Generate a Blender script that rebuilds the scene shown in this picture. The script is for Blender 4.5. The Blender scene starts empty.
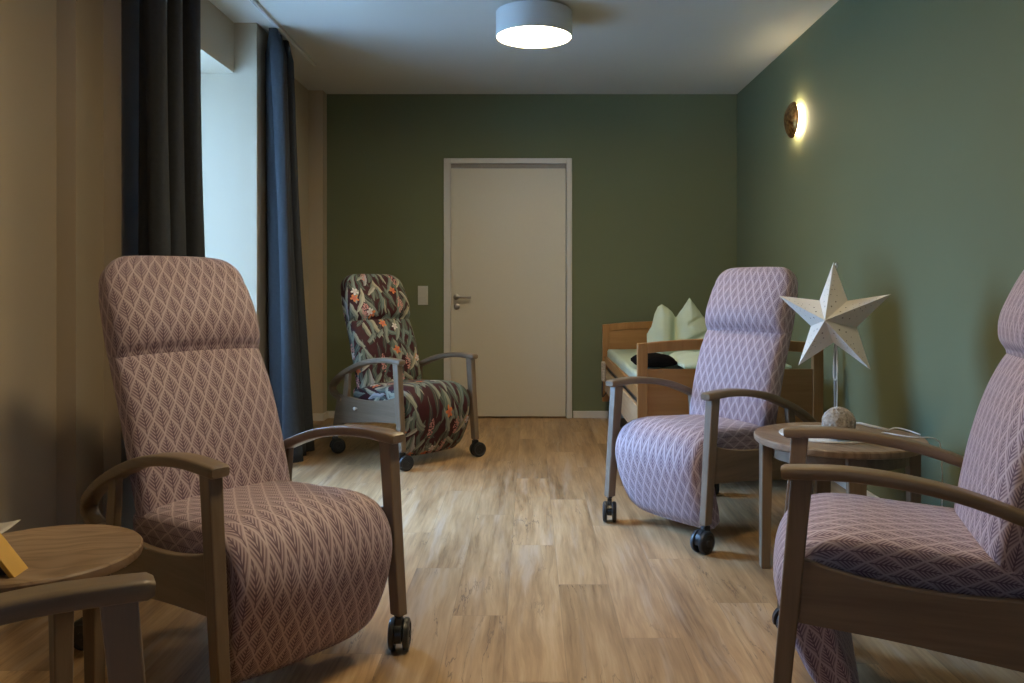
import bpy, bmesh, math, random
from mathutils import Vector, Matrix
random.seed(7)
C = bpy.context.scene.collection
SC = bpy.context.scene
PI = math.pi

# ------------------------------------------------------------------ nodes
class NT:
    def __init__(s, name):
        s.m = bpy.data.materials.new(name); s.m.use_nodes = True
        s.t = s.m.node_tree; s.N = s.t.nodes; s.L = s.t.links
        s.N.clear()
        s.out = s.N.new('ShaderNodeOutputMaterial'); s.b = s.N.new('ShaderNodeBsdfPrincipled')
        s.L.new(s.b.outputs[0], s.out.inputs[0])
    def n(s, typ, ins=None, **kw):
        nd = s.N.new(typ)
        for k, v in kw.items(): setattr(nd, k, v)
        for k, v in (ins or {}).items(): s.set(nd.inputs[k], v)
        return nd
    def set(s, sock, v):
        if isinstance(v, bpy.types.NodeSocket): s.L.new(v, sock)
        else: sock.default_value = v
    def math(s, op, a, b=0.0, c=None, clamp=False):
        nd = s.N.new('ShaderNodeMath'); nd.operation = op; nd.use_clamp = clamp
        s.set(nd.inputs[0], a); s.set(nd.inputs[1], b)
        if c is not None: s.set(nd.inputs[2], c)
        return nd.outputs[0]
    def vmath(s, op, a, b=(0, 0, 0)):
        nd = s.N.new('ShaderNodeVectorMath'); nd.operation = op
        s.set(nd.inputs[0], a); s.set(nd.inputs[1], b)
        return nd.outputs[0]
    def step(s, x, a, b):      # smooth 0..1 from a to b
        nd = s.N.new('ShaderNodeMapRange'); nd.interpolation_type = 'SMOOTHSTEP'
        s.set(nd.inputs[0], x); s.set(nd.inputs[1], a); s.set(nd.inputs[2], b)
        return nd.outputs[0]
    def mix(s, f, a, b, mode='MIX'):
        nd = s.N.new('ShaderNodeMix'); nd.data_type = 'RGBA'; nd.blend_type = mode
        s.set(nd.inputs[0], f)
        s.set(nd.inputs[6], a if isinstance(a, bpy.types.NodeSocket) else (*a, 1))
        s.set(nd.inputs[7], b if isinstance(b, bpy.types.NodeSocket) else (*b, 1))
        return nd.outputs[2]
    def mix_f(s, f, a, b):
        nd = s.N.new('ShaderNodeMix'); nd.data_type = 'FLOAT'; s.set(nd.inputs[0], f); s.set(nd.inputs[2], a); s.set(nd.inputs[3], b); return nd.outputs[0]
    def ramp(s, f, stops, const=False):
        nd = s.N.new('ShaderNodeValToRGB'); cr = nd.color_ramp
        if const: cr.interpolation = 'CONSTANT'
        while len(cr.elements) < len(stops): cr.elements.new(0.5)
        for e, (p, c) in zip(cr.elements, stops): e.position = p; e.color = (*c, 1)
        s.set(nd.inputs[0], f); return nd.outputs[0]
    def coord(s, which='Object'):
        return s.n('ShaderNodeTexCoord').outputs[which]
    def mapped(s, vec, scale=(1, 1, 1), loc=(0, 0, 0), rot=(0, 0, 0)):
        return s.n('ShaderNodeMapping', {0: vec, 1: loc, 2: rot, 3: scale}).outputs[0]
    def noise(s, vec, scale, detail=3, rough=.5, out=0):
        return s.n('ShaderNodeTexNoise', {'Vector': vec, 'Scale': scale, 'Detail': detail, 'Roughness': rough}).outputs[out]
    def bump(s, h, strength=.3, dist=.002):
        nd = s.n('ShaderNodeBump', {'Height': h, 'Strength': strength, 'Distance': dist})
        s.L.new(nd.outputs[0], s.b.inputs['Normal'])
    def fin(s, col=None, rough=.5, metal=0.0, spec=.5):
        if col is not None: s.set(s.b.inputs['Base Color'], col if isinstance(col, bpy.types.NodeSocket) else (*col, 1))
        s.set(s.b.inputs['Roughness'], rough); s.b.inputs['Metallic'].default_value = metal
        s.b.inputs['Specular IOR Level'].default_value = spec
        return s.m

def simple(name, col, rough=.5, metal=0, spec=.5, var=.06, scale=30, bump=0, bscale=200):
    t = NT(name); v = t.coord()
    f = t.noise(v, scale, 4)
    c2 = tuple(c * (1 - var * 2) for c in col); c1 = tuple(min(1, c * (1 + var * 2)) for c in col)
    if bump: t.bump(t.noise(v, bscale, 3), bump, .001)
    return t.fin(t.mix(f, c2, c1), rough, metal, spec)

def emit(name, col, strength):
    t = NT(name); t.b.inputs['Emission Color'].default_value = (*col, 1)
    t.b.inputs['Emission Strength'].default_value = strength
    return t.fin((.8, .8, .8), .6)

def wall_mat(name, col):
    t = NT(name); v = t.coord()
    big = t.noise(v, 1.2, 2); fine = t.noise(v, 220, 3)
    c = t.mix(big, tuple(x * .96 for x in col), tuple(x * 1.04 for x in col))
    t.bump(fine, .25, .0012)
    return t.fin(c, .75, 0, .25)

def wood_mat(name, c_dark, c_light, rough=.42, axis=1, scale=1.0, contrast=1.0):
    t = NT(name); v = t.coord()
    sc = [26 * scale] * 3; sc[axis] = 1.6 * scale
    w = t.noise(v, 2.2 * scale, 2)
    vv = t.vmath('ADD', t.mapped(v, tuple(sc)), t.vmath('SCALE', t.n('ShaderNodeCombineXYZ', {0: w, 1: w, 2: w}).outputs[0]))
    g = t.noise(t.mapped(v, tuple(sc)), 1.6, 6, .62)
    sc2 = [6 * scale] * 3; sc2[axis] = .8 * scale
    g2 = t.noise(t.mapped(v, tuple(sc2)), 1.0, 3, .6)
    f = t.math('ADD', t.math('MULTIPLY', g, .65), t.math('MULTIPLY', g2, .35))
    f = t.step(f, .5 - .18 / contrast, .5 + .18 / contrast)
    t.bump(g, .12, .0006)
    return t.fin(t.mix(f, c_dark, c_light), rough, 0, .45)

def leaf_fabric():
    t = NT('fabric_leaf_lattice'); uv = t.coord('UV')
    wob = t.noise(uv, 9, 2, out=1)
    uvw = t.vmath('ADD', uv, t.vmath('MULTIPLY', t.vmath('SUBTRACT', wob, (.5, .5, .5)), (.006, .006, 0)))
    sep = t.n('ShaderNodeSeparateXYZ', {0: uvw})
    x = t.math('DIVIDE', sep.outputs[0], .050); v = t.math('DIVIDE', sep.outputs[1], .090)
    xt = t.math('ABSOLUTE', t.math('SUBTRACT', t.math('FRACT', t.math('ADD', x, 100.5)), .5))   # 0 at columns, .5 between
    vt = t.math('FRACT', t.math('ADD', v, 100.0))
    up = t.math('SUBTRACT', 1, t.math('POWER', t.math('MINIMUM', t.math('MULTIPLY', vt, 2), 1), 1.4))
    dn = t.math('POWER', t.math('MAXIMUM', t.math('SUBTRACT', t.math('MULTIPLY', vt, 2), 1), 0), 1.4)
    F = t.math('MULTIPLY', t.mix_f(t.math('GREATER_THAN', vt, .5), up, dn), .5)
    d = t.math('ABSOLUTE', t.math('SUBTRACT', xt, F))
    line = t.math('SUBTRACT', 1, t.step(d, .028, .065))
    isA = t.math('LESS_THAN', xt, F)
    lx = t.mix(isA, t.math('SUBTRACT', .5, xt), xt)
    lxs = t.n('ShaderNodeSeparateColor', {0: lx}).outputs[0]
    st = t.math('FRACT', t.math('ADD', t.math('SUBTRACT', t.math('MULTIPLY', v, 8.0), t.math('MULTIPLY', lxs, 5.5)), 1000.0))
    st = t.math('ABSOLUTE', t.math('SUBTRACT', st, .5))
    vein = t.step(st, .18, .32)
    mid = t.math('SUBTRACT', 1, t.step(lxs, .015, .045))
    edge = t.step(d, .05, .30)
    ink = t.math('MAXIMUM', t.math('MULTIPLY', vein, t.math('ADD', t.math('MULTIPLY', edge, .45), .55)), mid)
    ink = t.math('MULTIPLY', ink, t.math('SUBTRACT', 1, line))
    weave = t.noise(t.mapped(uv, (1, 1, 1)), 900, 2)
    base = t.mix(weave, (.42, .31, .335), (.54, .42, .45))
    c = t.mix(t.math('MULTIPLY', ink, .86), base, (.120, .066, .102))
    c = t.mix(t.math('MULTIPLY', line, .58), c, (.62, .51, .54))
    t.bump(t.math('ADD', weave, t.math('MULTIPLY', line, .6)), .25, .0008)
    t.b.inputs['Sheen Weight'].default_value = .15
    return t.fin(c, .62, 0, .3)

def floral_fabric():
    t = NT('fabric_tropical_floral'); uv = t.coord('UV')
    wob = t.noise(uv, 14, 2, out=1)
    base = t.vmath('ADD', uv, t.vmath('MULTIPLY', t.vmath('SUBTRACT', wob, (.5, .5, .5)), (.035, .02, 0)))
    col = t.mix(t.noise(uv, 20, 2), (.030, .006, .009), (.065, .012, .016))
    def layer(col, off, su, sv, L, W, ang, stops, keep=1.0, bend=0):
        p = t.vmath('MULTIPLY', t.vmath('ADD', base, (off, off * 1.7, 0)), (su, sv, 0))
        vo = t.n('ShaderNodeTexVoronoi', {'Vector': p, 'Scale': 1.0, 'Randomness': .85}, voronoi_dimensions='2D')
        loc = t.vmath('DIVIDE', t.vmath('SUBTRACT', p, vo.outputs['Position']), (su, sv, 1))
        rgb = t.n('ShaderNodeSeparateColor', {0: vo.outputs['Color']})
        a = t.math('MULTIPLY', t.math('SUBTRACT', rgb.outputs[0], .5), ang * 2)
        r = t.n('ShaderNodeVectorRotate', {'Vector': loc, 'Angle': a}, rotation_type='Z_AXIS').outputs[0]
        s = t.n('ShaderNodeSeparateXYZ', {0: r})
        y = t.math('DIVIDE', s.outputs[1], L)
        xb = t.math('ADD', s.outputs[0], t.math('MULTIPLY', t.math('MULTIPLY', y, y), bend))
        w = t.math('MULTIPLY', t.math('SUBTRACT', 1, t.math('MULTIPLY', y, y)), W)
        m = t.math('SUBTRACT', w, t.math('ABSOLUTE', xb))
        mask = t.math('MULTIPLY', t.step(m, -.0008, .0012), t.math('LESS_THAN', rgb.outputs[1], keep))
        leaf = t.ramp(rgb.outputs[2], stops)
        rib = t.math('SUBTRACT', 1, t.step(t.math('ABSOLUTE', xb), .0004, .0016))
        half = t.math('GREATER_THAN', xb, 0)
        leaf = t.mix(t.math('MULTIPLY', half, .45), leaf, (.05, .07, .06))
        leaf = t.mix(t.math('MULTIPLY', rib, .5), leaf, (.45, .42, .30))
        return t.mix(mask, col, leaf)
    green = [(0, (.05, .075, .06)), (.35, (.13, .16, .13)), (.6, (.22, .24, .19)), (.85, (.42, .37, .25)), (1, (.10, .17, .18))]
    pale = [(0, (.28, .30, .24)), (.5, (.13, .19, .18)), (.8, (.48, .43, .30)), (1, (.38, .36, .38))]
    dark = [(0, (.04, .02, .03)), (.5, (.05, .06, .05)), (1, (.10, .11, .09))]
    col = layer(col, .31, 18, 7.5, .080, .016, .9, dark)
    col = layer(col, .77, 13.5, 6, .092, .017, .8, green, 1, .012)
    col = layer(col, 3.37, 14, 6.4, .085, .014, 1.2, pale, .6, .010)
    col = layer(col, 1.93, 11, 5.2, .105, .016, .6, pale, .75, -.014)
    # pink flower spikes: small petals inside tall ovals
    p = t.vmath('MULTIPLY', t.vmath('ADD', base, (.45, .12, 0)), (4.6, 3.2, 0))
    vo = t.n('ShaderNodeTexVoronoi', {'Vector': p, 'Scale': 1.0, 'Randomness': .8}, voronoi_dimensions='2D')
    loc = t.vmath('DIVIDE', t.vmath('SUBTRACT', p, vo.outputs['Position']), (4.6, 3.2, 1))
    el = t.n('ShaderNodeVectorMath', {0: t.vmath('DIVIDE', loc, (.024, .062, 1))}, operation='LENGTH').outputs['Value']
    sm = t.n('ShaderNodeTexVoronoi', {'Vector': base, 'Scale': 75.0}, voronoi_dimensions='2D')
    pet = t.math('MULTIPLY', t.math('LESS_THAN', el, 1), t.math('LESS_THAN', sm.outputs['Distance'], .42))
    col = t.mix(pet, col, t.mix(sm.outputs['Distance'], (.62, .30, .26), (.38, .12, .13)))
    # orange and white blossoms
    for off, c1, c2, s1, rad in ((.9, (.75, .24, .06), (.55, .12, .08), 4.0, .030), (2.3, (.72, .66, .60), (.55, .45, .42), 3.6, .028)):
        p = t.vmath('MULTIPLY', t.vmath('ADD', base, (off, off * .63, 0)), (s1, s1, 0))
        vo = t.n('ShaderNodeTexVoronoi', {'Vector': p, 'Scale': 1.0, 'Randomness': .9}, voronoi_dimensions='2D')
        loc = t.vmath('DIVIDE', t.vmath('SUBTRACT', p, vo.outputs['Position']), (s1, s1, 1))
        sp = t.n('ShaderNodeSeparateXYZ', {0: loc})
        an = t.math('ARCTAN2', sp.outputs[1], sp.outputs[0])
        ln = t.n('ShaderNodeVectorMath', {0: loc}, operation='LENGTH').outputs['Value']
        rr = t.math('MULTIPLY', t.math('ADD', t.math('MULTIPLY', t.math('ABSOLUTE', t.math('COSINE', t.math('MULTIPLY', an, 2.5))), .6), .4), rad)
        m = t.step(t.math('SUBTRACT', rr, ln), -.0006, .0012)
        col = t.mix(m, col, t.mix(t.step(ln, 0.0, rad), c2, c1))
    t.bump(t.noise(uv, 900, 2), .2, .0006)
    return t.fin(col, .6, 0, .3)

def floor_mat():
    t = NT('oak_plank_vinyl'); v = t.coord()
    s = t.n('ShaderNodeSeparateXYZ', {0: v})
    PW, PLn = .19, 1.25
    cx = t.math('DIVIDE', t.math('ADD', s.outputs[0], 20.03), PW)
    col_i = t.math('FLOOR', cx); fx = t.math('FRACT', cx)
    offs = t.math('FRACT', t.math('MULTIPLY', col_i, .3819))
    cy = t.math('ADD', t.math('DIVIDE', t.math('ADD', s.outputs[1], 20.0), PLn), offs)
    row_i = t.math('FLOOR', cy); fy = t.math('FRACT', cy)
    wn = t.n('ShaderNodeTexWhiteNoise', {'Vector': t.n('ShaderNodeCombineXYZ', {0: col_i, 1: row_i, 2: 3.3}).outputs[0]}, noise_dimensions='3D')
    rnd = wn.outputs['Value']
    shift = t.vmath('SCALE', wn.outputs['Color']); 
    sh = t.n('ShaderNodeVectorMath', {0: wn.outputs['Color'], 'Scale': 9.0}, operation='SCALE').outputs[0]
    gv = t.vmath('ADD', v, sh)
    warp = t.noise(t.mapped(gv, (2.2, .7, 1)), 2.0, 3, out=1)
    gv = t.vmath('ADD', gv, t.vmath('MULTIPLY', t.vmath('SUBTRACT', warp, (.5, .5, .5)), (.07, .08, 0)))
    g1 = t.noise(t.mapped(gv, (34, 1.8, 1)), 1.0, 6, .65)
    g2 = t.noise(t.mapped(gv, (9, .9, 1)), 1.0, 4, .6)
    g3 = t.noise(t.mapped(gv, (110, 5, 1)), 1.0, 3, .6)
    f = t.math('ADD', t.math('ADD', t.math('MULTIPLY', g1, .4), t.math('MULTIPLY', g2, .45)), t.math('MULTIPLY', g3, .15))
    c = t.ramp(f, [(.34, (.15, .080, .034)), (.45, (.34, .205, .098)), (.54, (.46, .295, .150)), (.66, (.58, .405, .235))])
    # grey-white cerused streaks
    wk = t.noise(t.mapped(gv, (16, 1.1, 1), (3, 5, 0)), 1.0, 4, .6)
    c = t.mix(t.math('MULTIPLY', t.step(wk, .52, .72), .5), c, (.52, .41, .31))
    # cracks
    ck = t.noise(t.mapped(gv, (13, 1.3, 1), (8, 1, 0)), 1.3, 5, .55)
    ck = t.math('SUBTRACT', 1, t.step(t.math('ABSOLUTE', t.math('SUBTRACT', ck, .5)), .003, .012))
    ckm = t.math('MULTIPLY', ck, t.step(t.noise(t.mapped(gv, (3, 1.2, 1)), 1.4, 2), .50, .66))
    c = t.mix(t.math('MULTIPLY', ckm, .75), c, (.16, .10, .06))
    tone = t.math('ADD', t.math('MULTIPLY', rnd, .34), .80)
    c = t.mix(1.0, c, t.n('ShaderNodeCombineColor', {0: tone, 1: tone, 2: tone}).outputs[0], 'MULTIPLY')
    ex = t.math('MULTIPLY', t.math('MINIMUM', fx, t.math('SUBTRACT', 1, fx)), PW)
    ey = t.math('MULTIPLY', t.math('MINIMUM', fy, t.math('SUBTRACT', 1, fy)), PLn)
    e = t.math('MINIMUM', ex, ey)
    gap = t.math('SUBTRACT', 1, t.step(e, .0006, .0022))
    c = t.mix(t.math('MULTIPLY', gap, .3), c, (.12, .08, .05))
    t.bump(t.math('SUBTRACT', t.math('MULTIPLY', g1, .5), gap), .16, .0012)
    r = t.math('ADD', t.math('MULTIPLY', g1, .18), .33)
    return t.fin(c, r, 0, .42)

def table_mat():
    t = NT('oak_table_top'); v = t.coord()
    warp = t.noise(v, 3.0, 2, out=1)
    vv = t.vmath('ADD', v, t.vmath('MULTIPLY', t.vmath('SUBTRACT', warp, (.5, .5, .5)), (.25, .2, 0)))
    s = t.n('ShaderNodeSeparateXYZ', {0: v})
    pl = t.math('FLOOR', t.math('DIVIDE', t.math('ADD', s.outputs[0], 5.06), .12))
    rr = t.n('ShaderNodeTexWhiteNoise', {'W': pl}, noise_dimensions='1D').outputs['Value']
    vv = t.vmath('ADD', vv, t.n('ShaderNodeCombineXYZ', {0: rr, 1: t.math('MULTIPLY', rr, 7), 2: 0.0}).outputs[0])
    g1 = t.noise(t.mapped(vv, (30, 3, 1)), 1.0, 5, .6)
    wv = t.noise(t.mapped(vv, (5, 1.1, 1)), 1.3, 2)
    rings = t.math('ABSOLUTE', t.math('SINE', t.math('MULTIPLY', wv, 42)))
    f = t.math('ADD', t.math('MULTIPLY', g1, .6), t.math('MULTIPLY', rings, .22))
    f = t.math('ADD', f, .08)
    c = t.ramp(f, [(.25, (.17, .105, .062)), (.52, (.30, .20, .128)), (.80, (.42, .30, .20))])
    tone = t.math('ADD', t.math('MULTIPLY', rr, .3), .82)
    c = t.mix(1.0, c, t.n('ShaderNodeCombineColor', {0: tone, 1: tone, 2: tone}).outputs[0], 'MULTIPLY')
    t.bump(g1, .1, .0005)
    return t.fin(c, .4, 0, .45)

M = {}
M['green'] = wall_mat('green_wall_paint', (.160, .177, .098))
M['beige'] = wall_mat('beige_wall_paint', (.47, .39, .285))
M['ceil'] = wall_mat('white_ceiling_paint', (.59, .575, .52))
M['floor'] = floor_mat()
M['door'] = simple('door_lacquer', (.62, .565, .45), .45, var=.01)
M['trim'] = simple('white_trim_lacquer', (.62, .585, .52), .4, var=.01)
M['gasket'] = simple('grey_door_seal', (.30, .27, .23), .6)
M['steel'] = simple('brushed_steel', (.42, .38, .34), .32, 1.0, var=.05)
M['chrome'] = simple('chrome', (.75, .75, .76), .15, 1.0, var=.02)
M['leaf'] = leaf_fabric()
M['floral'] = floral_fabric()
M['frame'] = wood_mat('taupe_stained_beech', (.155, .110, .070), (.222, .163, .110), .38, 1, 1.0)
M['frame_v'] = wood_mat('taupe_stained_beech_upright', (.155, .110, .070), (.222, .163, .110), .38, 2, 1.0)
M['table'] = table_mat()
M['black'] = simple('black_caster_plastic', (.012, .013, .015), .28, var=.1)
M['rubber'] = simple('black_rubber_tyre', (.02, .021, .023), .4, var=.1)
M['curtain'] = simple('charcoal_curtain_cloth', (.034, .038, .044), .8, spec=.2, var=.1, scale=60, bump=.35, bscale=900)
M['bedwood'] = wood_mat('honey_beech_veneer', (.33, .155, .048), (.42, .215, .075), .4, 0, .8)
M['bedwood_v'] = wood_mat('honey_beech_veneer_upright', (.33, .155, .048), (.42, .215, .075), .4, 2, .8)
M['bedpale'] = wood_mat('pale_beech_board', (.50, .34, .19), (.60, .43, .26), .45, 1, .8)
M['mint'] = simple('mint_bed_linen', (.50, .59, .48), .8, spec=.15, var=.04, scale=12, bump=.3, bscale=60)
M['whitecloth'] = simple('white_mattress_cloth', (.62, .68, .62), .8, spec=.15, var=.03, bump=.2, bscale=300)
M['darkcloth'] = simple('black_soft_cloth', (.006, .005, .006), .95, spec=.05, var=.2, bump=.4, bscale=80)
M['greymetal'] = simple('grey_powder_coated_steel', (.10, .10, .10), .45, .6)
M['paper'] = simple('cream_star_paper', (.74, .70, .62), .7, spec=.2, var=.02, scale=80)
M['hole'] = simple('star_hole_edge', (.12, .10, .07), .8)
M['whitemetal'] = simple('white_lacquered_metal', (.70, .70, .70), .35, var=.01)
M['whiteplastic'] = simple('white_switch_plastic', (.58, .55, .46), .35, var=.01)
M['cable'] = simple('white_cable_sheath', (.66, .66, .64), .5, var=.02)
M['polegrey'] = simple('grey_pole_metal', (.30, .30, .28), .35, .5)
M['twine'] = simple('grey_natural_twine', (.42, .37, .31), .85, var=.38, scale=110, bump=.5, bscale=300)
M['yellow'] = simple('yellow_lacquered_wood', (.62, .36, .06), .45, var=.12, scale=14)
M['darkfill'] = simple('dark_matte_fill', (.03, .028, .035), .7)
M['leaflet'] = simple('white_leaflet_paper', (.52, .49, .45), .7, var=.02)
M['lampshell'] = simple('white_lamp_drum', (.66, .66, .64), .5, var=.01)
M['diffuser'] = emit('lamp_diffuser_glow', (1.0, .785, .46), 54)
M['led'] = emit('sconce_led_glow', (1.0, .84, .52), 70)
def gold():
    t = NT('gold_leaf'); v = t.coord(); f = t.noise(v, 45, 6, .7)
    c = t.ramp(f, [(.35, (.12, .055, .018)), (.5, (.36, .19, .06)), (.65, (.62, .38, .14))])
    t.bump(f, .5, .003); return t.fin(c, .38, .85)
M['gold'] = gold()
def glass():
    t = NT('window_glass'); t.b.inputs['Transmission Weight'].default_value = 1; t.b.inputs['IOR'].default_value = 1.0
    t.b.inputs['Alpha'].default_value = .12
    return t.fin((.9, .95, .95), .02)
M['glass'] = glass()
M['outside'] = simple('pale_paving', (.30, .31, .30), .9, var=.1, scale=2)

# ------------------------------------------------------------------ geometry helpers
def obj(name, bm, mat, parent=None, smooth=35, bevel=0, loc=None):
    me = bpy.data.meshes.new(name)
    bmesh.ops.recalc_face_normals(bm, faces=bm.faces)
    bm.to_mesh(me); bm.free()
    mats = mat if isinstance(mat, (list, tuple)) else [mat]
    for m in mats: me.materials.append(m)
    if smooth:
        for p in me.polygons: p.use_smooth = True
        me.set_sharp_from_angle(angle=math.radians(smooth))
    o = bpy.data.objects.new(name, me); C.objects.link(o)
    if parent: o.parent = parent
    if loc: o.location = loc
    if bevel:
        md = o.modifiers.new('bevel', 'BEVEL'); md.width = bevel; md.segments = 3; md.limit_method = 'ANGLE'; md.angle_limit = math.radians(40)
    return o
def tag(o, label=None, cat=None, group=None, kind=None):
    if label: o['label'] = label
    if cat: o['category'] = cat
    if group: o['group'] = group
    if kind: o['kind'] = kind
    return o
def empty(name, loc, rz, label, cat, group=None):
    o = bpy.data.objects.new(name, None); C.objects.link(o); o.location = loc; o.rotation_euler = (0, 0, rz)
    o.empty_display_size = .1
    return tag(o, label, cat, group)
def struct(name, bm, mat, parent=None, **kw):
    o = obj(name, bm, mat, parent, **kw)
    if not parent: o['kind'] = 'structure'
    return o
def box(bm, x0, x1, y0, y1, z0, z1, mi=0):
    vs = [bm.verts.new((x, y, z)) for z in (z0, z1) for y in (y0, y1) for x in (x0, x1)]
    for f in ((0, 2, 3, 1), (4, 5, 7, 6), (0, 1, 5, 4), (2, 6, 7, 3), (0, 4, 6, 2), (1, 3, 7, 5)):
        fc = bm.faces.new([vs[i] for i in f]); fc.material_index = mi
    return vs
def hexa(bm, bot, top):
    vs = [bm.verts.new(p) for p in bot + top]
    for f in ((3, 2, 1, 0), (4, 5, 6, 7), (0, 1, 5, 4), (1, 2, 6, 5), (2, 3, 7, 6), (3, 0, 4, 7)):
        bm.faces.new([vs[i] for i in f])
def prism(bm, pts, a0, a1, axis='x'):
    """outline pts (2-D) extruded from a0 to a1 along axis; 'x': (y,z), 'y': (x,z), 'z': (x,y)"""
    def mk(p, a): return {'x': (a, p[0], p[1]), 'y': (p[0], a, p[1]), 'z': (p[0], p[1], a)}[axis]
    A = [bm.verts.new(mk(p, a0)) for p in pts]; B = [bm.verts.new(mk(p, a1)) for p in pts]
    n = len(pts)
    bm.faces.new(A); bm.faces.new(B[::-1])
    for i in range(n): bm.faces.new((A[i], B[i], B[(i + 1) % n], A[(i + 1) % n]))
def lathe(bm, prof, n=48, mat=Matrix.Identity(4), cap=True, mi=0):
    rings = []
    for r, z in prof:
        rings.append([bm.verts.new(mat @ Vector((r * math.cos(2 * PI * i / n), r * math.sin(2 * PI * i / n), z))) for i in range(n)])
    for a, b in zip(rings, rings[1:]):
        for i in range(n):
            f = bm.faces.new((a[i], a[(i + 1) % n], b[(i + 1) % n], b[i])); f.material_index = mi
    if cap:
        for r_, s in ((rings[0], -1), (rings[-1], 1)):
            f = bm.faces.new(r_[::s]); f.material_index = mi
def catmull(pts, n):
    P = [Vector(p) for p in pts]; P = [P[0] * 2 - P[1]] + P + [P[-1] * 2 - P[-2]]
    out = []
    for i in range(1, len(P) - 2):
        a, b, c, d = P[i - 1:i + 3]
        for k in range(n):
            t = k / n
            out.append(.5 * ((2 * b) + (c - a) * t + (2 * a - 5 * b + 4 * c - d) * t * t + (3 * b - a - 3 * c + d) * t ** 3))
    out.append(P[-2].copy()); return out
def tube(bm, pts, r, n=10, rf=None):
    pts = [Vector(p) for p in pts]; rings = []; up = None
    for i, p in enumerate(pts):
        t = (pts[min(i + 1, len(pts) - 1)] - pts[max(i - 1, 0)]).normalized()
        if up is None: up = t.orthogonal().normalized()
        up = (up - t * up.dot(t)).normalized(); s = t.cross(up)
        rr = rf(i / (len(pts) - 1)) * r if rf else r
        rings.append([bm.verts.new(p + (up * math.cos(2 * PI * k / n) + s * math.sin(2 * PI * k / n)) * rr) for k in range(n)])
    for a, b in zip(rings, rings[1:]):
        for k in range(n): bm.faces.new((a[k], a[(k + 1) % n], b[(k + 1) % n], b[k]))
    bm.faces.new(rings[0][::-1]); bm.faces.new(rings[-1])

def cushion(stations, nring=56, expo=4.5, vdir=1, v0=0, du=0):
    """stations: (y, z, front, back, halfwidth). Outline of the cushion lofted along its path.
       'front' side is to the left of travel... given by normal (computed)."""
    bm = bmesh.new(); uvl = bm.loops.layers.uv.new('UVMap')
    P = [Vector((0, s[0], s[1])) for s in stations]
    rings = []; vs = [0]
    for i in range(1, len(P)): vs.append(vs[-1] + (P[i] - P[i - 1]).length)
    us = None; rings = []; U = []
    for i, s in enumerate(stations):
        t = (P[min(i + 1, len(P) - 1)] - P[max(i - 1, 0)]).normalized()
        nrm = Vector((0, -t.z, t.y))          # left of travel in the (y,z) plane
        ring = []; uu = []; acc = 0; prev = None
        for k in range(nring + 1):
            a = -PI / 2 + 2 * PI * k / nring    # starts at back centre, goes round through +x side, front, -x side
            ca, sa = math.cos(a), math.sin(a)
            lx = math.copysign(abs(ca) ** (2 / expo), ca) * s[4]
            off = math.copysign(abs(sa) ** (2 / expo), sa)
            off *= s[2] if sa > 0 else s[3]
            if sa > 0:                          # gentle crown across the width
                off += .012 * (1 - (lx / max(s[4], 1e-4)) ** 2) * min(1, s[2] / .05)
            q = P[i] + nrm * off + Vector((lx, 0, 0))
            if prev is not None: acc += (q - prev).length
            prev = q; uu.append(acc); ring.append(q)
        mid = uu[nring // 2]; uu = [u - mid for u in uu]
        rings.append([bm.verts.new(q) for q in ring[:-1]]); U.append(uu)
    # texture u from the widest ring so columns stay parallel
    ref = max(range(len(U)), key=lambda j: U[j][-1])
    for i in range(len(rings) - 1):
        for k in range(nring):
            k2 = (k + 1) % nring
            f = bm.faces.new((rings[i][k], rings[i][k2], rings[i + 1][k2], rings[i + 1][k]))
            vals = [(i, k), (i, k + 1), (i + 1, k + 1), (i + 1, k)]
            for lp, (a, b) in zip(f.loops, vals):
                lp[uvl].uv = (U[ref][b] + du, v0 + vdir * vs[a])
    for ring, i in ((rings[0], 0), (rings[-1], len(rings) - 1)):
        c = bm.verts.new(sum((v.co for v in ring), Vector()) / len(ring))
        for k in range(nring):
            f = bm.faces.new((ring[k], ring[(k + 1) % nring], c))
            for lp in f.loops: lp[uvl].uv = (lp.vert.co.x + du, v0 + vdir * (vs[i] + (0.03 if lp.vert == c else 0)))
    return bm

# ------------------------------------------------------------------ room
XL, XR, YB, YF, H = -1.877, 1.79, 7.09, -2.6, 2.80
bm = bmesh.new(); box(bm, -2.45, 2.0, YF - .2, YB + .2, -.12, 0); struct('floor', bm, M['floor'], smooth=0)
bm = bmesh.new(); box(bm, -2.45, 2.0, YF - .2, YB + .2, H, H + .15); struct('ceiling', bm, M['ceil'], smooth=0)
bm = bmesh.new(); box(bm, XR, XR + .2, YF - .2, YB + .2, 0, H); struct('wall_right', bm, M['green'], smooth=0)
# back wall with the door opening
DX0, DX1, DT = -.744, .363, 2.245
bm = bmesh.new()
box(bm, -1.9, DX0, YB, YB + .2, 0, H); box(bm, DX1, XR, YB, YB + .2, 0, H); box(bm, DX0, DX1, YB, YB + .2, DT, H)
box(bm, DX0, DX1, YB + .13, YB + .2, 0, DT)  # unseen slab added behind the door to stop sky leaking through
struct('wall_back', bm, M['green'], smooth=0)
bm = bmesh.new(); W2 = (-.75, .05, .95, 2.15)
box(bm, -2.45, W2[0], YF - .2, YF, 0, H); box(bm, W2[1], XR, YF - .2, YF, 0, H); box(bm, W2[0], W2[1], YF - .2, YF, 0, W2[2]); box(bm, W2[0], W2[1], YF - .2, YF, W2[3], H)
struct('wall_front', bm, M['beige'], smooth=0)
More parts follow.
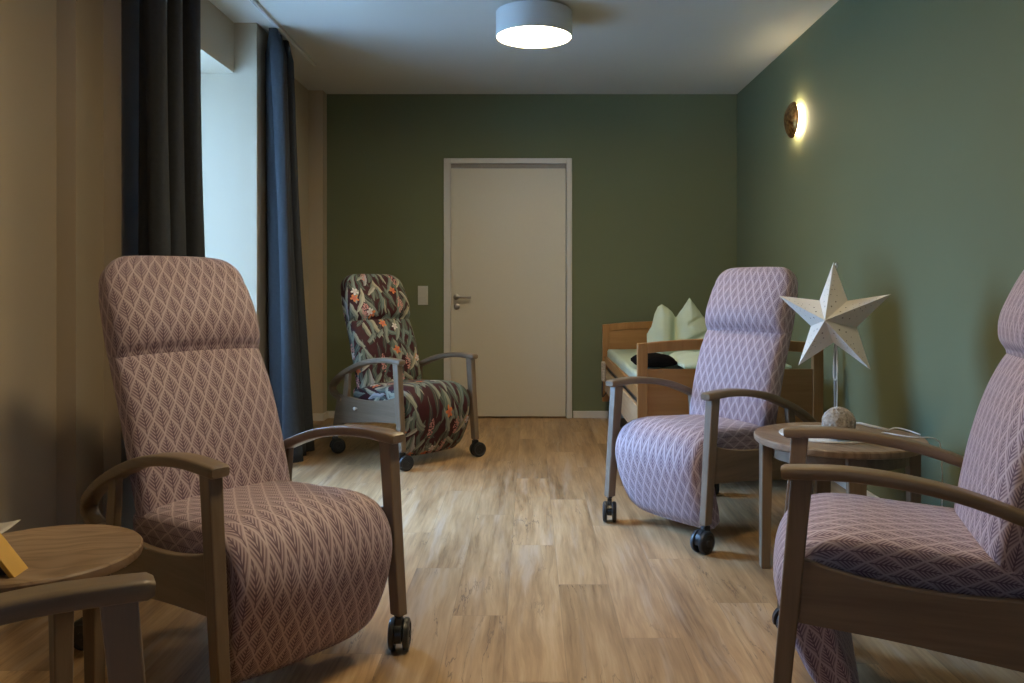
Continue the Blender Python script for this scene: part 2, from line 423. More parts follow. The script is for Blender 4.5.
# left wall: near part with a window behind the viewer, stepped pier, window bay, far part
W1 = (3.72, 5.16, .40, 2.485)
bm = bmesh.new()
box(bm, -2.3, XL, YF, 3.25, 0, H)
box(bm, -2.3, -1.80, 3.25, 3.46, 0, H); box(bm, -2.3, -1.725, 3.46, W1[0], 0, H)
box(bm, -2.3, -1.862, W1[0], W1[1], W1[3], H); box(bm, -2.3, -2.02, W1[0], W1[1], 0, W1[2])
box(bm, -2.3, -1.72, W1[1], 5.60, 0, H); box(bm, -2.3, XL, 5.60, YB + .1, 0, H)
box(bm, XL, -1.756, 6.95, YB, 0, H)
struct('wall_left', bm, M['beige'], smooth=0)
def window(name, y0, y1, z0, z1, x, mull, turn=False):
    bm = bmesh.new(); w = .07
    box(bm, x - .04, x + .04, y0, y0 + w, z0, z1); box(bm, x - .04, x + .04, y1 - w, y1, z0, z1)
    box(bm, x - .04, x + .04, y0 + w, y1 - w, z0, z0 + w); box(bm, x - .04, x + .04, y0 + w, y1 - w, z1 - w, z1)
    for m in range(mull):
        yc = y0 + (y1 - y0) * (m + 1) / (mull + 1); box(bm, x - .035, x + .035, yc - .045, yc + .045, z0 + w, z1 - w)
    o = struct(name, bm, M['trim'], smooth=0)
    if turn: o.rotation_euler = (0, 0, PI / 2)
    bm = bmesh.new(); box(bm, x - .006, x + .006, y0 + w, y1 - w, z0 + w, z1 - w); obj('window_pane', bm, M['glass'], o, smooth=0)
    return o
window('window_1', W1[0], W1[1], W1[2], W1[3], -2.24, 0)
window('window_2', -W2[1], -W2[0], W2[2], W2[3], YF - .12, 0, True).rotation_euler = (0, 0, PI / 2)
bm = bmesh.new(); box(bm, -30, -2.46, -25, 30, -.5, -.3); box(bm, -2.46, 20, -25, YF - .25, -.5, -.3); struct('ground', bm, M['outside'], smooth=0)

def baseboard(name, x0, x1, y0, y1):
    bm = bmesh.new(); box(bm, x0, x1, y0, y1, 0, .062); struct(name, bm, M['trim'], bevel=.003)
bm = bmesh.new()
box(bm, -1.756, DX0 - .01, YB - .014, YB, 0, .062); box(bm, DX1 + .01, XR - .014, YB - .014, YB, 0, .062)
struct('baseboard_back', bm, M['trim'], bevel=.003)
bm = bmesh.new()
box(bm, XL, XL + .014, YF, 3.25, 0, .062); box(bm, XL, XL + .014, 5.6, 6.936, 0, .062)
box(bm, -1.80, -1.786, 3.25, 3.46, 0, .062); box(bm, -1.725, -1.711, 3.46, W1[0], 0, .062); box(bm, -1.72, -1.706, W1[1], 5.6, 0, .062)
box(bm, XL, -1.742, 6.936, 6.95, 0, .062); box(bm, -1.756, -1.742, 6.95, YB - .014, 0, .062)
struct('baseboard_left', bm, M['trim'], bevel=.003)
baseboard('baseboard_right', XR - .014, XR, YF, YB)

# door with frame, leaf, handles
bm = bmesh.new(); FW = .060
for x0, x1, z0, z1 in ((DX0, DX0 + FW, 0, DT), (DX1 - FW + .012, DX1, 0, DT), (DX0 + FW, DX1 - FW + .012, DT - .045, DT)):
    box(bm, x0, x1, YB - .018, YB + .12, z0, z1)
d = struct('door_1', bm, M['trim'], bevel=.004)
bm = bmesh.new(); box(bm, DX0 + FW, DX1 - FW + .012, YB + .012, YB + .06, DT - .085, DT - .046); obj('door_seal', bm, M['gasket'], d, smooth=0)
bm = bmesh.new(); box(bm, DX0 + FW + .006, DX1 - FW + .006, YB + .006, YB + .05, .012, DT - .086)
box(bm, DX0 + FW + .002, DX0 + FW + .018, YB - .002, YB + .03, .012, DT - .086)
leafo = obj('door_leaf', bm, M['door'], d, bevel=.002)
bm = bmesh.new(); HX = -.636; HZ = 1.045
rotx = Matrix.Rotation(PI / 2, 4, 'X')
lathe(bm, [(.0, 0), (.026, 0), (.026, .008), (.022, .011), (.010, .012), (.009, .05), (.0, .05)], 28, Matrix.Translation((HX, YB + .006, HZ)) @ rotx, cap=False)
tube(bm, catmull([(HX, YB - .042, HZ), (HX + .02, YB - .052, HZ), (HX + .06, YB - .053, HZ), (HX + .13, YB - .05, HZ - .001)], 6), .0095, 12)
obj('door_handle', bm, M['steel'], leafo)
bm = bmesh.new()
lathe(bm, [(.0, 0), (.027, 0), (.027, .008), (.022, .011), (.0, .011)], 28, Matrix.Translation((HX + .002, YB + .006, HZ - .082)) @ rotx, cap=False)
lathe(bm, [(.0, 0), (.009, 0), (.009, .016), (.0, .016)], 20, Matrix.Translation((HX + .002, YB + .006, HZ - .079)) @ rotx, cap=False)
obj('lock_rosette', bm, M['steel'], leafo)

# light switch
sw = empty('light_switch', (-.925, YB, 1.06), 0, 'cream double light switch plate on the green wall beside the door', 'light switch')
bm = bmesh.new(); box(bm, -.043, .043, -.010, 0, -.082, .082); obj('switch_plate', bm, M['whiteplastic'], sw, bevel=.003)
for z in (.0385, -.0385):
    bm = bmesh.new(); hexa(bm, [(-.030, -.0105, z - .030), (.030, -.0105, z - .030), (.030, -.004, z - .030), (-.030, -.004, z - .030)],
                           [(-.030, -.0145, z + .030), (.030, -.0145, z + .030), (.030, -.004, z + .030), (-.030, -.004, z + .030)])
    obj('rocker', bm, M['whiteplastic'], sw, bevel=.0015)

# ------------------------------------------------------------------ curtains and track
bm = bmesh.new(); box(bm, -1.612, -1.588, 2.95, 6.1, H - .022, H); box(bm, -1.603, -1.597, 2.95, 6.1, H - .026, H - .02)
tag(obj('curtain_rail', bm, M['lampshell'], smooth=0, bevel=.002), 'thin pale curtain rail running along the ceiling above the window bay', 'curtain rail')
def curtain(name, y0, y1, xc, amp0, amp1, folds, label, flare=0.0, seed=1, zbot=.03, lean=0.0):
    rnd = random.Random(seed); ph = [rnd.uniform(-.5, .5) for _ in range(folds * 2 + 4)]; am = [rnd.uniform(.6, 1.15) for _ in range(folds * 2 + 4)]
    bm = bmesh.new(); nu, nv = folds * 22, 40; G = []
    for j in range(nv + 1):
        f = j / nv; z = H - .03 - f * (H - .03 - zbot); row = []
        pinch = min(1, f / .05)
        for i in range(nu + 1):
            u = i / nu; k = u * folds; ki = int(k)
            a = am[ki] * (1 - (k - ki)) + am[ki + 1] * (k - ki)
            amp = (amp0 + (amp1 - amp0) * f) * a * (.55 + .45 * pinch)
            arg = 2 * PI * k + ph[ki] * math.sin(PI * (k - ki)) * (.3 + f)
            x = xc + amp * (math.sin(arg) + .18 * math.sin(2 * arg + 3 * f)) + lean * f
            yy = y0 + (y1 - y0 + flare * f) * u - .35 * (y1 - y0) / folds * math.sin(2 * arg) * .35
            yy += .010 * math.sin(5 * f + ki * 2) * f
            row.append(bm.verts.new((x, yy, z)))
        G.append(row)
    for j in range(nv):
        for i in range(nu): bm.faces.new((G[j][i], G[j][i + 1], G[j + 1][i + 1], G[j + 1][i]))
    o = obj(name, bm, M['curtain'], smooth=180)
    md = o.modifiers.new('solid', 'SOLIDIFY'); md.thickness = .004
    tag(o, label, 'curtain', 'floor-length curtains at the window bay'); return o
curtain('curtain', 3.33, 3.86, -1.578, .075, .085, 3, 'nearer of the two dark floor-length curtains, bunched behind the front left recliner', .05, 3, lean=.02)
curtain('curtain', 5.17, 5.56, -1.645, .075, .115, 3, 'farther dark blue-grey curtain, bunched between the window bay and the far corner', .10, 5, lean=.085)

# ------------------------------------------------------------------ lamps
def ceiling_lamp(x, y, label):
    r = empty('ceiling_lamp', (x, y, H), 0, label, 'ceiling lamp', 'round drum ceiling lamps')
    bm = bmesh.new(); lathe(bm, [(.0, 0), (.20, 0), (.20, -.012), (.0, -.012)], 64, cap=False); obj('mounting_plate', bm, M['greymetal'], r)
    bm = bmesh.new(); lathe(bm, [(.0, -.012), (.229, -.012), (.229, -.155), (.224, -.160), (.222, -.155), (.222, -.02), (0, -.02)], 72, cap=False); obj('lamp_drum', bm, M['lampshell'], r)
    bm = bmesh.new(); lathe(bm, [(.0, -.150), (.221, -.150), (.221, -.154), (.0, -.159)], 72, cap=False)
    obj('diffuser', bm, M['diffuser'], r); return r
ceiling_lamp(0.024, 4.94, 'round white drum ceiling lamp, lit, above the middle of the room')
ceiling_lamp(.02, 2.15, 'round white drum ceiling lamp, lit, overhead at the near end of the room')

sc = empty('wall_lamp', (XR, 5.46, 2.248), 0, 'small round gold-leaf wall lamp glowing on the right green wall', 'wall lamp')
ry = Matrix.Rotation(-PI / 2, 4, 'Y')
bm = bmesh.new(); lathe(bm, [(0, 0), (.098, 0), (.098, .030), (0, .030)], 48, ry, cap=False); obj('light_ring', bm, M['led'], sc)
bm = bmesh.new(); lathe(bm, [(0, .034), (.112, .036), (.120, .040), (.117, .048), (.100, .064), (.070, .078), (.035, .086), (.0, .088)], 56, ry, cap=False)
obj('lamp_dome', bm, M['gold'], sc)

# ------------------------------------------------------------------ recliner
def smoothstations(keys, n=6):
    return [tuple(v) for v in catmull_nd(keys, n)]
def catmull_nd(pts, n):
    P = [list(p) for p in pts]
    P = [[2 * a - b for a, b in zip(P[0], P[1])]] + P + [[2 * a - b for a, b in zip(P[-1], P[-2])]]
    out = []
    for i in range(1, len(P) - 2):
        for k in range(n):
            t = k / n
            out.append([.5 * (2 * b + (c - a) * t + (2 * a - 5 * b + 4 * c - d) * t * t + (3 * b - a - 3 * c + d) * t ** 3)
                        for a, b, c, d in zip(P[i - 1], P[i], P[i + 1], P[i + 2])])
    out.append(P[-2][:]); return out

def endround(st, r, at_end=True, n=7):
    """replace the last r metres by a rounded closing of width and thickness"""
    s = st if at_end else st[::-1]
    y, z, f, b, w = s[-1]; y2, z2 = s[-2][0], s[-2][1]
    t = Vector((y - y2, z - z2)).normalized()
    for i in range(1, n + 1):
        a = i / n * PI / 2; k = math.cos(a)
        q = (y + t.x * r * math.sin(a), z + t.y * r * math.sin(a))
        s.append((q[0], q[1], f * (max(k, .02) ** .7), b * (max(k, .02) ** .7), w - r * (1 - k) if k > .02 else w - r))
    return s if at_end else s[::-1]

def make_recliner(label):
    r = empty('recliner_chair', (0, 0, 0), 0, label, 'armchair', 'care recliners placed around the room')
    fab = M['leaf']
    # seat and leg rest: travels from the rear forward (towards -y) then down; 'front' must be up/outside -> normal (-tz, ty) ; so walk from the bottom up to the rear
    keys = [(.132, .095, .045, .040, .245), (.112, .130, .064, .050, .252), (.086, .190, .072, .052, .259), (.062, .265, .080, .052, .262), (.045, .345, .083, .045, .262),
            (.050, .392, .076, .035, .262), (.085, .418, .078, .035, .262), (.16, .424, .080, .060, .262), (.30, .418, .076, .065, .262), (.45, .410, .074, .065, .262), (.585, .402, .07, .06, .258)]
    st = [tuple(v) for v in catmull_nd(keys, 5)]
    st = endround(st, .035, True); st = endround(st, .040, False)
    st = [(a, b, -0 + c, d, e) for a, b, c, d, e in st]
    obj('seat_cushion', cushion(st, 64, 5.5), fab, r, smooth=80)
    # backrest (travel upward: normal (-tz,ty) points to -y = front)
    k = [(.528, .415, .06, .05, .255), (.542, .48, .066, .05, .257), (.570, .58, .072, .05, .258), (.600, .68, .074, .05, .258), (.634, .78, .070, .05, .258), (.668, .86, .060, .048, .257), (.688, .905, .045, .045, .256)]
    st = [tuple(v) for v in catmull_nd(k, 5)]; st = endround(st, .015, True, 4); st = endround(st, .03, False, 5)
    obj('backrest', cushion(st, 60, 4.5), fab, r, smooth=80)
    k = [(.684, .898, .058, .045, .255), (.693, .925, .088, .045, .258), (.710, .98, .101, .045, .259), (.729, 1.045, .090, .045, .258), (.745, 1.10, .074, .044, .255), (.752, 1.122, .064, .042, .251)]
    st = [tuple(v) for v in catmull_nd(k, 5)]; st = endround(st, .106, True, 14); st = endround(st, .018, False, 5)
    obj('headrest', cushion(st, 60, 4.5, v0=.53), fab, r, smooth=80)
    # wooden sides
    for s, nm in ((-1, 'right'), (1, 'left')):
        x = s * .30
        # armrest : swept rounded bar
        path = catmull([(0, -.012, .668), (0, .05, .672), (0, .15, .674), (0, .27, .664), (0, .40, .640), (0, .52, .602), (0, .63, .558), (0, .72, .512), (0, .775, .470), (0, .788, .440), (0, .765, .412), (0, .71, .392), (0, .66, .375)], 6)
        bm = bmesh.new(); rings = []
        n = len(path)
        for i, p in enumerate(path):
            t = (path[min(i + 1, n - 1)] - path[max(i - 1, 0)]).normalized(); nr = Vector((0, -t.z, t.y))
            f = i / (n - 1)
            hw = .028 + .006 * math.sin(PI * min(1, f / .6)) - .005 * max(0, (f - .55) / .45); ht = .017 - .001 * f
            if i == 0: hw *= .86; ht *= .7
            ring = []
            for kx in range(20):
                a = 2 * PI * kx / 20; ca, sa = math.cos(a), math.sin(a)
                ring.append(bm.verts.new(p + Vector((x + math.copysign(abs(ca) ** .42, ca) * hw, 0, 0)) + nr * math.copysign(abs(sa) ** .42, sa) * ht))
            rings.append(ring)
        for a, b in zip(rings, rings[1:]):
            for kx in range(20): bm.faces.new((a[kx], a[(kx + 1) % 20], b[(kx + 1) % 20], b[kx]))
        bm.faces.new(rings[0]); bm.faces.new(rings[-1][::-1])
        obj('armrest', bm, M['frame'], r, smooth=50)
        # front leg
        bm = bmesh.new(); ht = .02
        hexa(bm, [(x - ht * .9, -.032, .118), (x + ht * .9, -.032, .118), (x + ht * .9, .012, .118), (x - ht * .9, .012, .118)],
                 [(x - ht, .012, .662), (x + ht, .012, .662), (x + ht, .066, .662), (x - ht, .066, .662)])
        obj('front_leg', bm, M['frame_v'], r, bevel=.005)
        # side panel with concave top, running back into the rear foot
        top = [(v.y, v.z) for v in catmull([(0, .040, .452), (0, .12, .430), (0, .25, .408), (0, .40, .398), (0, .55, .402), (0, .66, .412)], 5)]
        rear = [(.705, .405), (.725, .34), (.745, .27), (.765, .19), (.775, .118), (.735, .118), (.700, .17), (.655, .21)]
        bot = [(v.y, v.z) for v in catmull([(0, .62, .222), (0, .45, .245), (0, .25, .270), (0, .03, .288)], 5)]
        bm = bmesh.new(); prism(bm, top + rear + bot, x - .013, x + .013, 'x')
        obj('side_panel', bm, M['frame'], r, bevel=.004)
        # upright slat between arm and panel
        bm = bmesh.new()
        hexa(bm, [(x - .012, .585, .395), (x + .012, .585, .395), (x + .012, .645, .395), (x - .012, .645, .395)],
                 [(x - .012, .568, .575), (x + .012, .568, .575), (x + .012, .618, .558), (x - .012, .618, .558)])
        obj('arm_slat', bm, M['frame_v'], r, bevel=.004)
        for yy, lab in ((-.010, 'front'), (.755, 'rear')):
            bm = bmesh.new()     # caster: stem and hood, pivot at the foot
            lathe(bm, [(0, -.002), (.014, -.002), (.014, .012), (0, .012)], 20, cap=False)
            pts = [(.012 + .05 * math.cos(a), -.062 + .05 * math.sin(a)) for a in [PI * k / 14 for k in range(-1, 16)]]
            prism(bm, pts, -.0115, .0115, 'x')
            prism(bm, [(-.020, -.03), (.02, -.03), (.02, -.001), (-.020, -.001)], -.0105, .0105, 'x')
            c = obj('caster', bm, M['black'], r, bevel=.002, loc=(x, yy, .114 if lab == 'front' else .116))
            for sx in (-1, 1):
                bm = bmesh.new()
                mm = Matrix.Translation((sx * .0125, .020, -.0645 if lab == 'front' else -.0665)) @ Matrix.Rotation(sx * PI / 2, 4, 'Y')
                lathe(bm, [(0, 0), (.044, 0), (.0495, .003), (.0495, .012), (.046, .018), (.036, .021), (.033, .017), (.012, .018), (.010, .021), (0, .021)], 36, mm, cap=False)
                obj('wheel', bm, M['rubber'], c, smooth=40)
    # release knob on the right-hand panel
    bm = bmesh.new(); mm = Matrix.Translation((-.313, .47, .338)) @ Matrix.Rotation(-PI / 2, 4, 'Y')
    lathe(bm, [(0, 0), (.006, 0), (.006, .012), (.011, .014), (.012, .020), (.008, .025), (0, .026)], 20, mm, cap=False); obj('release_knob', bm, M['whitemetal'], r)
    # under-frame
    bm = bmesh.new(); box(bm, -.287, .287, .20, .235, .315, .345); box(bm, -.287, .287, .60, .635, .30, .33)
    box(bm, -.20, -.17, .235, .60, .315, .340); box(bm, .17, .20, .235, .60, .315, .340)
    obj('under_frame', bm, M['greymetal'], r, bevel=.003)
    return r
def dup(root, label):
    r = root.copy(); C.objects.link(r); r['label'] = label
    for ch in list(root.children):
        c = ch.copy(); C.objects.link(c); c.parent = r
        for g in list(ch.children):
            d = g.copy(); C.objects.link(d); d.parent = c
    return r
def place(r, tipA, tipB, casters=(), back=None, seat=0):
    for o in r.children:
        if o.name.startswith('seat_cushion'): o.location.y = seat
    """tipA: near or far arm tip at local -x, tipB at local +x"""
    A, B = Vector(tipA), Vector(tipB); c = (A + B) / 2; x = (B - A)
    if back:
        ang, zs = math.radians(back[0]), back[1]; pv = Vector((0, .52, .42))
        for o in r.children:
            if o.name.startswith(('backrest', 'headrest')):
                o.rotation_euler = (ang, 0, 0); o.scale = (back[2] if len(back) > 2 else 1, 1, zs)
                o.location = pv - Matrix.Rotation(ang, 3, 'X') @ Vector((pv.x, pv.y, pv.z * zs))
    r.location = (c.x, c.y, 0); r.rotation_euler = (0, 0, math.atan2(x.y, x.x))
    cs = [o for o in r.children if o.name.startswith('caster')]
    for o, a in zip(cs, casters): o.rotation_euler.z = math.radians(a)

base = make_recliner('leaf-patterned mauve recliner in the left foreground, beside the small round table')
place(base, (-.812, 2.104), (-.41, 2.586), (20, 30, -48, 10), (-5.4, 1.06), -.018)
c2 = dup(base, 'leaf-patterned recliner in front of the bed, lavender in the daylight')
place(c2, (.397, 4.01), (.763, 3.536), (226, 60, 182, 40), (1.6, 1.01, .955))
c3 = dup(base, 'recliner in dark red floral jungle fabric, by the far left corner and the light switch')
for o in c3.children:
    if o.type == 'MESH' and o.data.materials[0] == M['leaf']:
        o.data = o.data.copy(); o.data.materials[0] = M['floral']
place(c3, (-.804, 5.07), (-.369, 5.506), (-100, -120, -105, 20), (-.01, 1.0, .985), 0)
c4 = dup(base, 'leaf-patterned recliner at the right edge, seen from its side')
place(c4, (.840, 2.676), (.661, 2.118), (15, 40, 5, 70), (2.0, 1.08, 1.0), .012)
c5 = dup(base, 'recliner at the lower left corner of which only one wooden armrest and leg show')
place(c5, (-.308, .793), (-.614, 1.309), (15, 40, 5, 70))

# ------------------------------------------------------------------ round tables
def round_table(x, y, R, ht, legr, angs, label, rot=0, lw=1.0):
    t = empty('side_table', (x, y, 0), rot, label, 'side table', 'round oak side tables')
    bm = bmesh.new(); lathe(bm, [(0, ht - .030), (R - .012, ht - .030), (R - .003, ht - .026), (R, ht - .018), (R, ht - .005), (R - .004, ht), (0, ht)], 96, cap=False)
    obj('tabletop', bm, M['table'], t)
    bm = bmesh.new(); rr = legr - .02
    for i in range(48):
        a, b = 2 * PI * i / 48, 2 * PI * (i + 1) / 48
        P = [(r * math.cos(q), r * math.sin(q)) for r, q in ((rr, a), (rr, b), (rr - .018, b), (rr - .018, a))]
        hexa(bm, [(p[0], p[1], ht - .085) for p in P], [(p[0], p[1], ht - .03) for p in P])
    bmesh.ops.remove_doubles(bm, verts=bm.verts, dist=1e-5)
    obj('apron', bm, M['frame'], t)
    for a in angs:
        a = math.radians(a) - rot
        cx, cy = legr * math.cos(a), legr * math.sin(a); u = Vector((math.cos(a), math.sin(a), 0)); v = Vector((-u.y, u.x, 0))
        def q(z, o_, w, tt): return [tuple(Vector((cx, cy, z)) + u * (o_ + du) + v * dv) for du, dv in ((-tt, -w), (tt, -w), (tt, w), (-tt, w))]
        bm = bmesh.new(); hexa(bm, q(0, .006, .024 * lw, .018), q(ht - .03, 0, .035 * lw, .022)); obj('leg', bm, M['frame_v'], t, bevel=.004)
    return t
round_table(1.248, 3.32, .330, .54, .286, (175, -98, -8, 82), 'larger round oak side table against the right wall, carrying the paper star lamp', .4)
round_table(-1.160, 1.93, .226, .522, .175, (-44, 76, 196), 'small round oak side table in the left foreground between two recliners', 1.9, .62)

# things on the small table
t = empty('tent_stand', (-1.152, 1.765, .522), .12, 'yellow wooden tent-shaped stand at the left edge of the small foreground table', 'stand')
bm = bmesh.new(); prism(bm, [(.046, 0), (.034, 0), (-.052, .116), (-.052, .135)], -.012, .05, 'y'); obj('side_board', bm, M['yellow'], t, bevel=.0015)
bm = bmesh.new(); prism(bm, [(-.150, 0), (-.138, 0), (-.052, .116), (-.052, .135)], -.012, .05, 'y'); obj('side_board', bm, M['yellow'], t, bevel=.0015)
bm = bmesh.new(); prism(bm, [(-.136, .001), (.032, .001), (-.052, .114)], .006, .04, 'y'); obj('dark_infill', bm, M['darkfill'], t)  # dark wedge filling the space between the two side boards
bm = bmesh.new(); G = []
for j in range(9):
    row = []
    for i in range(9):
        u, v = i / 8, j / 8
        row.append(bm.verts.new((-1.335 + u * .135, 2.0 + v * .10 + .03 * u, .5215 + .014 * (u * u) * (v * v) + .002 * math.sin(5 * u))))
    G.append(row)
for j in range(8):
    for i in range(8): bm.faces.new((G[j][i], G[j][i + 1], G[j + 1][i + 1], G[j + 1][i]))
o = obj('leaflet', bm, M['leaflet'], smooth=80); md = o.modifiers.new('s', 'SOLIDIFY'); md.thickness = .0015
o.location = (-.135, .02, .002)
tag(o, 'white paper leaflet with a lifted corner at the back of the small foreground table', 'leaflet')

# ------------------------------------------------------------------ star lamp on the larger table
PX, PY = 1.250, 3.36
star = empty('star_lamp', (PX, PY, .54), 0, 'white perforated paper star lamp on a thin pole stand, on the larger round table', 'star lamp')
bm = bmesh.new(); lathe(bm, [(0, 0), (.187, 0), (.190, .003), (.188, .007), (0, .008)], 80, cap=False)
obj('base_plate', bm, M['whitemetal'], star, loc=(-.04, -.025, 0))
bm = bmesh.new(); tube(bm, [(0, 0, .005), (0, 0, .40), (0, .0, .69)], .0045, 12); obj('pole', bm, M['polegrey'], star)
bm = bmesh.new(); tube(bm, catmull([(0, 0, .66), (-.004, -.01, .685), (.0, -.012, .70), (.008, -.004, .694), (.004, 0, .675)], 6), .0022, 8); obj('hanging_loop', bm, M['cable'], star)
bm = bmesh.new(); hl = []
R0, R1, D = .243, .095, .125; rot0 = math.radians(0)
outer = []
for k in range(10):
    a = PI / 2 + rot0 + k * PI / 5; rr = R0 if k % 2 == 0 else R1
    a += {2: -.085, 8: .13}.get(k, 0); rr *= {0: .96}.get(k, 1)
    outer.append(Vector((rr * math.cos(a), 0, rr * math.sin(a))))
ov = [bm.verts.new(p) for p in outer]; fa = bm.verts.new((0, -D, 0)); ba = bm.verts.new((0, D, 0))
for k in range(10):
    k2 = (k + 1) % 10
    bm.faces.new((ov[k], ov[k2], fa)); bm.faces.new((ov[k2], ov[k], ba))
# perforations: small discs set on every facet
for side in (-1, 1):
    apex = Vector((0, side * D, 0))
    for k in range(10):
        tip = outer[k] if k % 2 == 0 else outer[(k + 1) % 10]; inn = outer[(k + 1) % 10] if k % 2 == 0 else outer[k]
        nrm = (tip - apex).cross(inn - apex).normalized()
        if nrm.y * side < 0: nrm = -nrm
        for wa, wi, sz in ((.62, .22, .0036), (.42, .40, .0030), (.50, .10, .0020), (.40, .12, .0018), (.31, .14, .0018), (.30, .26, .0020), (.22, .16, .0016), (.30, .42, .0018), (.14, .12, .0014)):
            p = apex * wa + inn * wi + tip * (1 - wa - wi) + nrm * .0008
            e1 = (tip - apex).normalized(); e2 = nrm.cross(e1)
            vs = [bm.verts.new(p + (e1 * math.cos(q * PI / 4) + e2 * math.sin(q * PI / 4)) * sz) for q in range(8)]
            f = bm.faces.new(vs); f.material_index = 1
o = obj('paper_star', bm, [M['paper'], M['hole']], star, smooth=0, loc=(-.014, -.02, .470)); o.rotation_euler = (0, 0, math.radians(-35))
bm = bmesh.new(); tube(bm, catmull([(.001, -.012, .375), (-.010, -.016, .32), (-.012, -.016, .24), (-.004, -.014, .222), (.004, -.014, .25), (.003, -.013, .32), (.002, -.012, .37)], 6), .0025, 8)
tube(bm, catmull([(.0, -.008, .39), (.006, -.008, .2), (.005, -.006, .05), (.02, -.02, .012), (.05, -.03, .0105)], 6), .002, 8)
tube(bm, catmull([(.05, -.03, .0105), (.12, .0, .0105), (.17, -.04, .004), (.20, .01, .0035), (.24, -.05, .0035), (.285, -.10, .004), (.355, -.115, .000), (.375, -.12, -.06), (.375, -.12, -.30), (.38, -.02, -.50), (.42, .1, -.533)], 6), .0026, 8)
tube(bm, catmull([(.06, .04, .006), (.10, .10, .020), (.135, .09, .028), (.17, .07, .022), (.22, .05, .012), (.235, .045, .006)], 6), .0052, 8)
tube(bm, catmull([(.235, .045, .006), (.27, .05, .016), (.31, .02, .010), (.33, -.04, .004)], 6), .0028, 8)
obj('cable', bm, M['cable'], star)
# twine ball
bm = bmesh.new(); RB = .060
bmesh.ops.create_icosphere(bm, subdivisions=4, radius=RB - .004)
rb = random.Random(4)
for k in range(120):
    ax = Vector((rb.gauss(0, 1), rb.gauss(0, 1), rb.gauss(0, 1))).normalized(); u = ax.orthogonal().normalized(); v = ax.cross(u)
    off = rb.uniform(-.5, .5) * RB; rr = math.sqrt(RB * RB - off * off); a0 = rb.uniform(0, 6.3); n = 22; ext = rb.uniform(2, 6.0)
    pts = [ax * off + (u * math.cos(a0 + ext * i / n) + v * math.sin(a0 + ext * i / n)) * (rr + .0015 * math.sin(i * 1.3 + k)) for i in range(n + 1)]
    tube(bm, pts, rb.uniform(.0018, .0030), 5)
o = obj('twine_ball', bm, M['twine'], smooth=60, loc=(1.203, 3.195, 0.54 + .0725))
tag(o, 'grey wound twine ball standing on the white base plate of the star lamp', 'decorative ball')

# ------------------------------------------------------------------ bed
BX0, BX1, BY0, BY1 = .610, 1.665, 4.65, 6.93
bed = empty('care_bed', ((BX0 + BX1) / 2, (BY0 + BY1) / 2, 0), 0, 'honey-coloured wooden care bed in the far right corner behind the recliner', 'bed')
ox, oy = (BX0 + BX1) / 2, (BY0 + BY1) / 2; hwid = (BX1 - BX0) / 2; hl_ = (BY1 - BY0) / 2
def board(y, name, opening):
    bm = bmesh.new(); pw = .058; z0 = .17
    def arch(x): return .816 + .030 * (1 - (x / hwid) ** 2)
    nx = 16
    # posts
    for s in (-1, 1):
        a, b = sorted((s * hwid, s * (hwid - pw)))
        hexa(bm, [(a, y, z0), (b, y, z0), (b, y + .04, z0), (a, y + .04, z0)], [(a, y, arch(a) - .0), (b, y, arch(b)), (b, y + .04, arch(b)), (a, y + .04, arch(a))])
    # arched top rail
    xs = [-(hwid - pw) + 2 * (hwid - pw) * i / nx for i in range(nx + 1)]
    pts = [(x, arch(x)) for x in xs] + [(x, arch(x) - .060) for x in reversed(xs)]
    prism(bm, pts, y, y + .04, 'y')
    fr = obj(name, bm, M['bedwood_v'], bed, bevel=.004)
    ztop = .672 if opening else .79
    bm = bmesh.new(); box(bm, -(hwid - pw), hwid - pw, y + .010, y + .030, z0 + .05, ztop)
    obj('board_panel', bm, M['bedwood'], fr, bevel=.002)
    bm = bmesh.new(); box(bm, -(hwid - pw), hwid - pw, y + .002, y + .038, z0, z0 + .06); obj('board_rail', bm, M['bedwood'], fr, bevel=.002)
board(-hl_, 'footboard', True); board(hl_ - .04, 'headboard', False)
for s in (-1, 1):
    for z0, z1, mt in ((.49, .555, 'bedwood'), (.27, .445, 'bedpale')):
        bm = bmesh.new(); a, b = sorted((s * (hwid - .012), s * (hwid - .036)))
        box(bm, a, b, -hl_ + .05, hl_ - .10, z0, z1)
        obj('side_rail', bm, M[mt], bed, bevel=.005)
    bm = bmesh.new(); a, b = sorted((s * (hwid - .040), s * (hwid - .060)))
    box(bm, a, b, -hl_ + .05, hl_ - .06, .36, .50); obj('steel_frame', bm, M['greymetal'], bed, bevel=.003)
bm = bmesh.new()
box(bm, -.47, .47, -hl_ + .1, hl_ - .1, .40, .43); box(bm, -.35, -.30, -hl_ + .3, hl_ - .3, .12, .16); box(bm, .30, .35, -hl_ + .3, hl_ - .3, .12, .16)
for yy in (-.7, .7):
    for xx in (-.33, .30): hexa(bm, [(xx, yy, .16), (xx + .04, yy, .16), (xx + .04, yy + .05, .16), (xx, yy + .05, .16)], [(xx, yy * .4, .40), (xx + .04, yy * .4, .40), (xx + .04, yy * .4 + .05, .40), (xx, yy * .4 + .05, .40)])
obj('undercarriage', bm, M['greymetal'], bed, bevel=.003)
for xx in (-.45, .45):
    for yy in (-hl_ + .25, hl_ - .25):
        bm = bmesh.new(); lathe(bm, [(0, -.02), (.055, -.02), (.062, -.012), (.062, .012), (.055, .02), (0, .02)], 32, Matrix.Translation((xx, yy, .062)) @ Matrix.Rotation(PI / 2, 4, 'Y'), cap=False)
        box(bm, xx - .028, xx + .028, yy - .02, yy + .02, .06, .17)
        obj('bed_wheel', bm, M['black'], bed, bevel=.002)
        bm = bmesh.new(); a, b = sorted((xx, .30 if xx > 0 else -.30)); box(bm, a, b, yy - .015, yy + .015, .125, .155); obj('wheel_arm', bm, M['greymetal'], bed, bevel=.002)
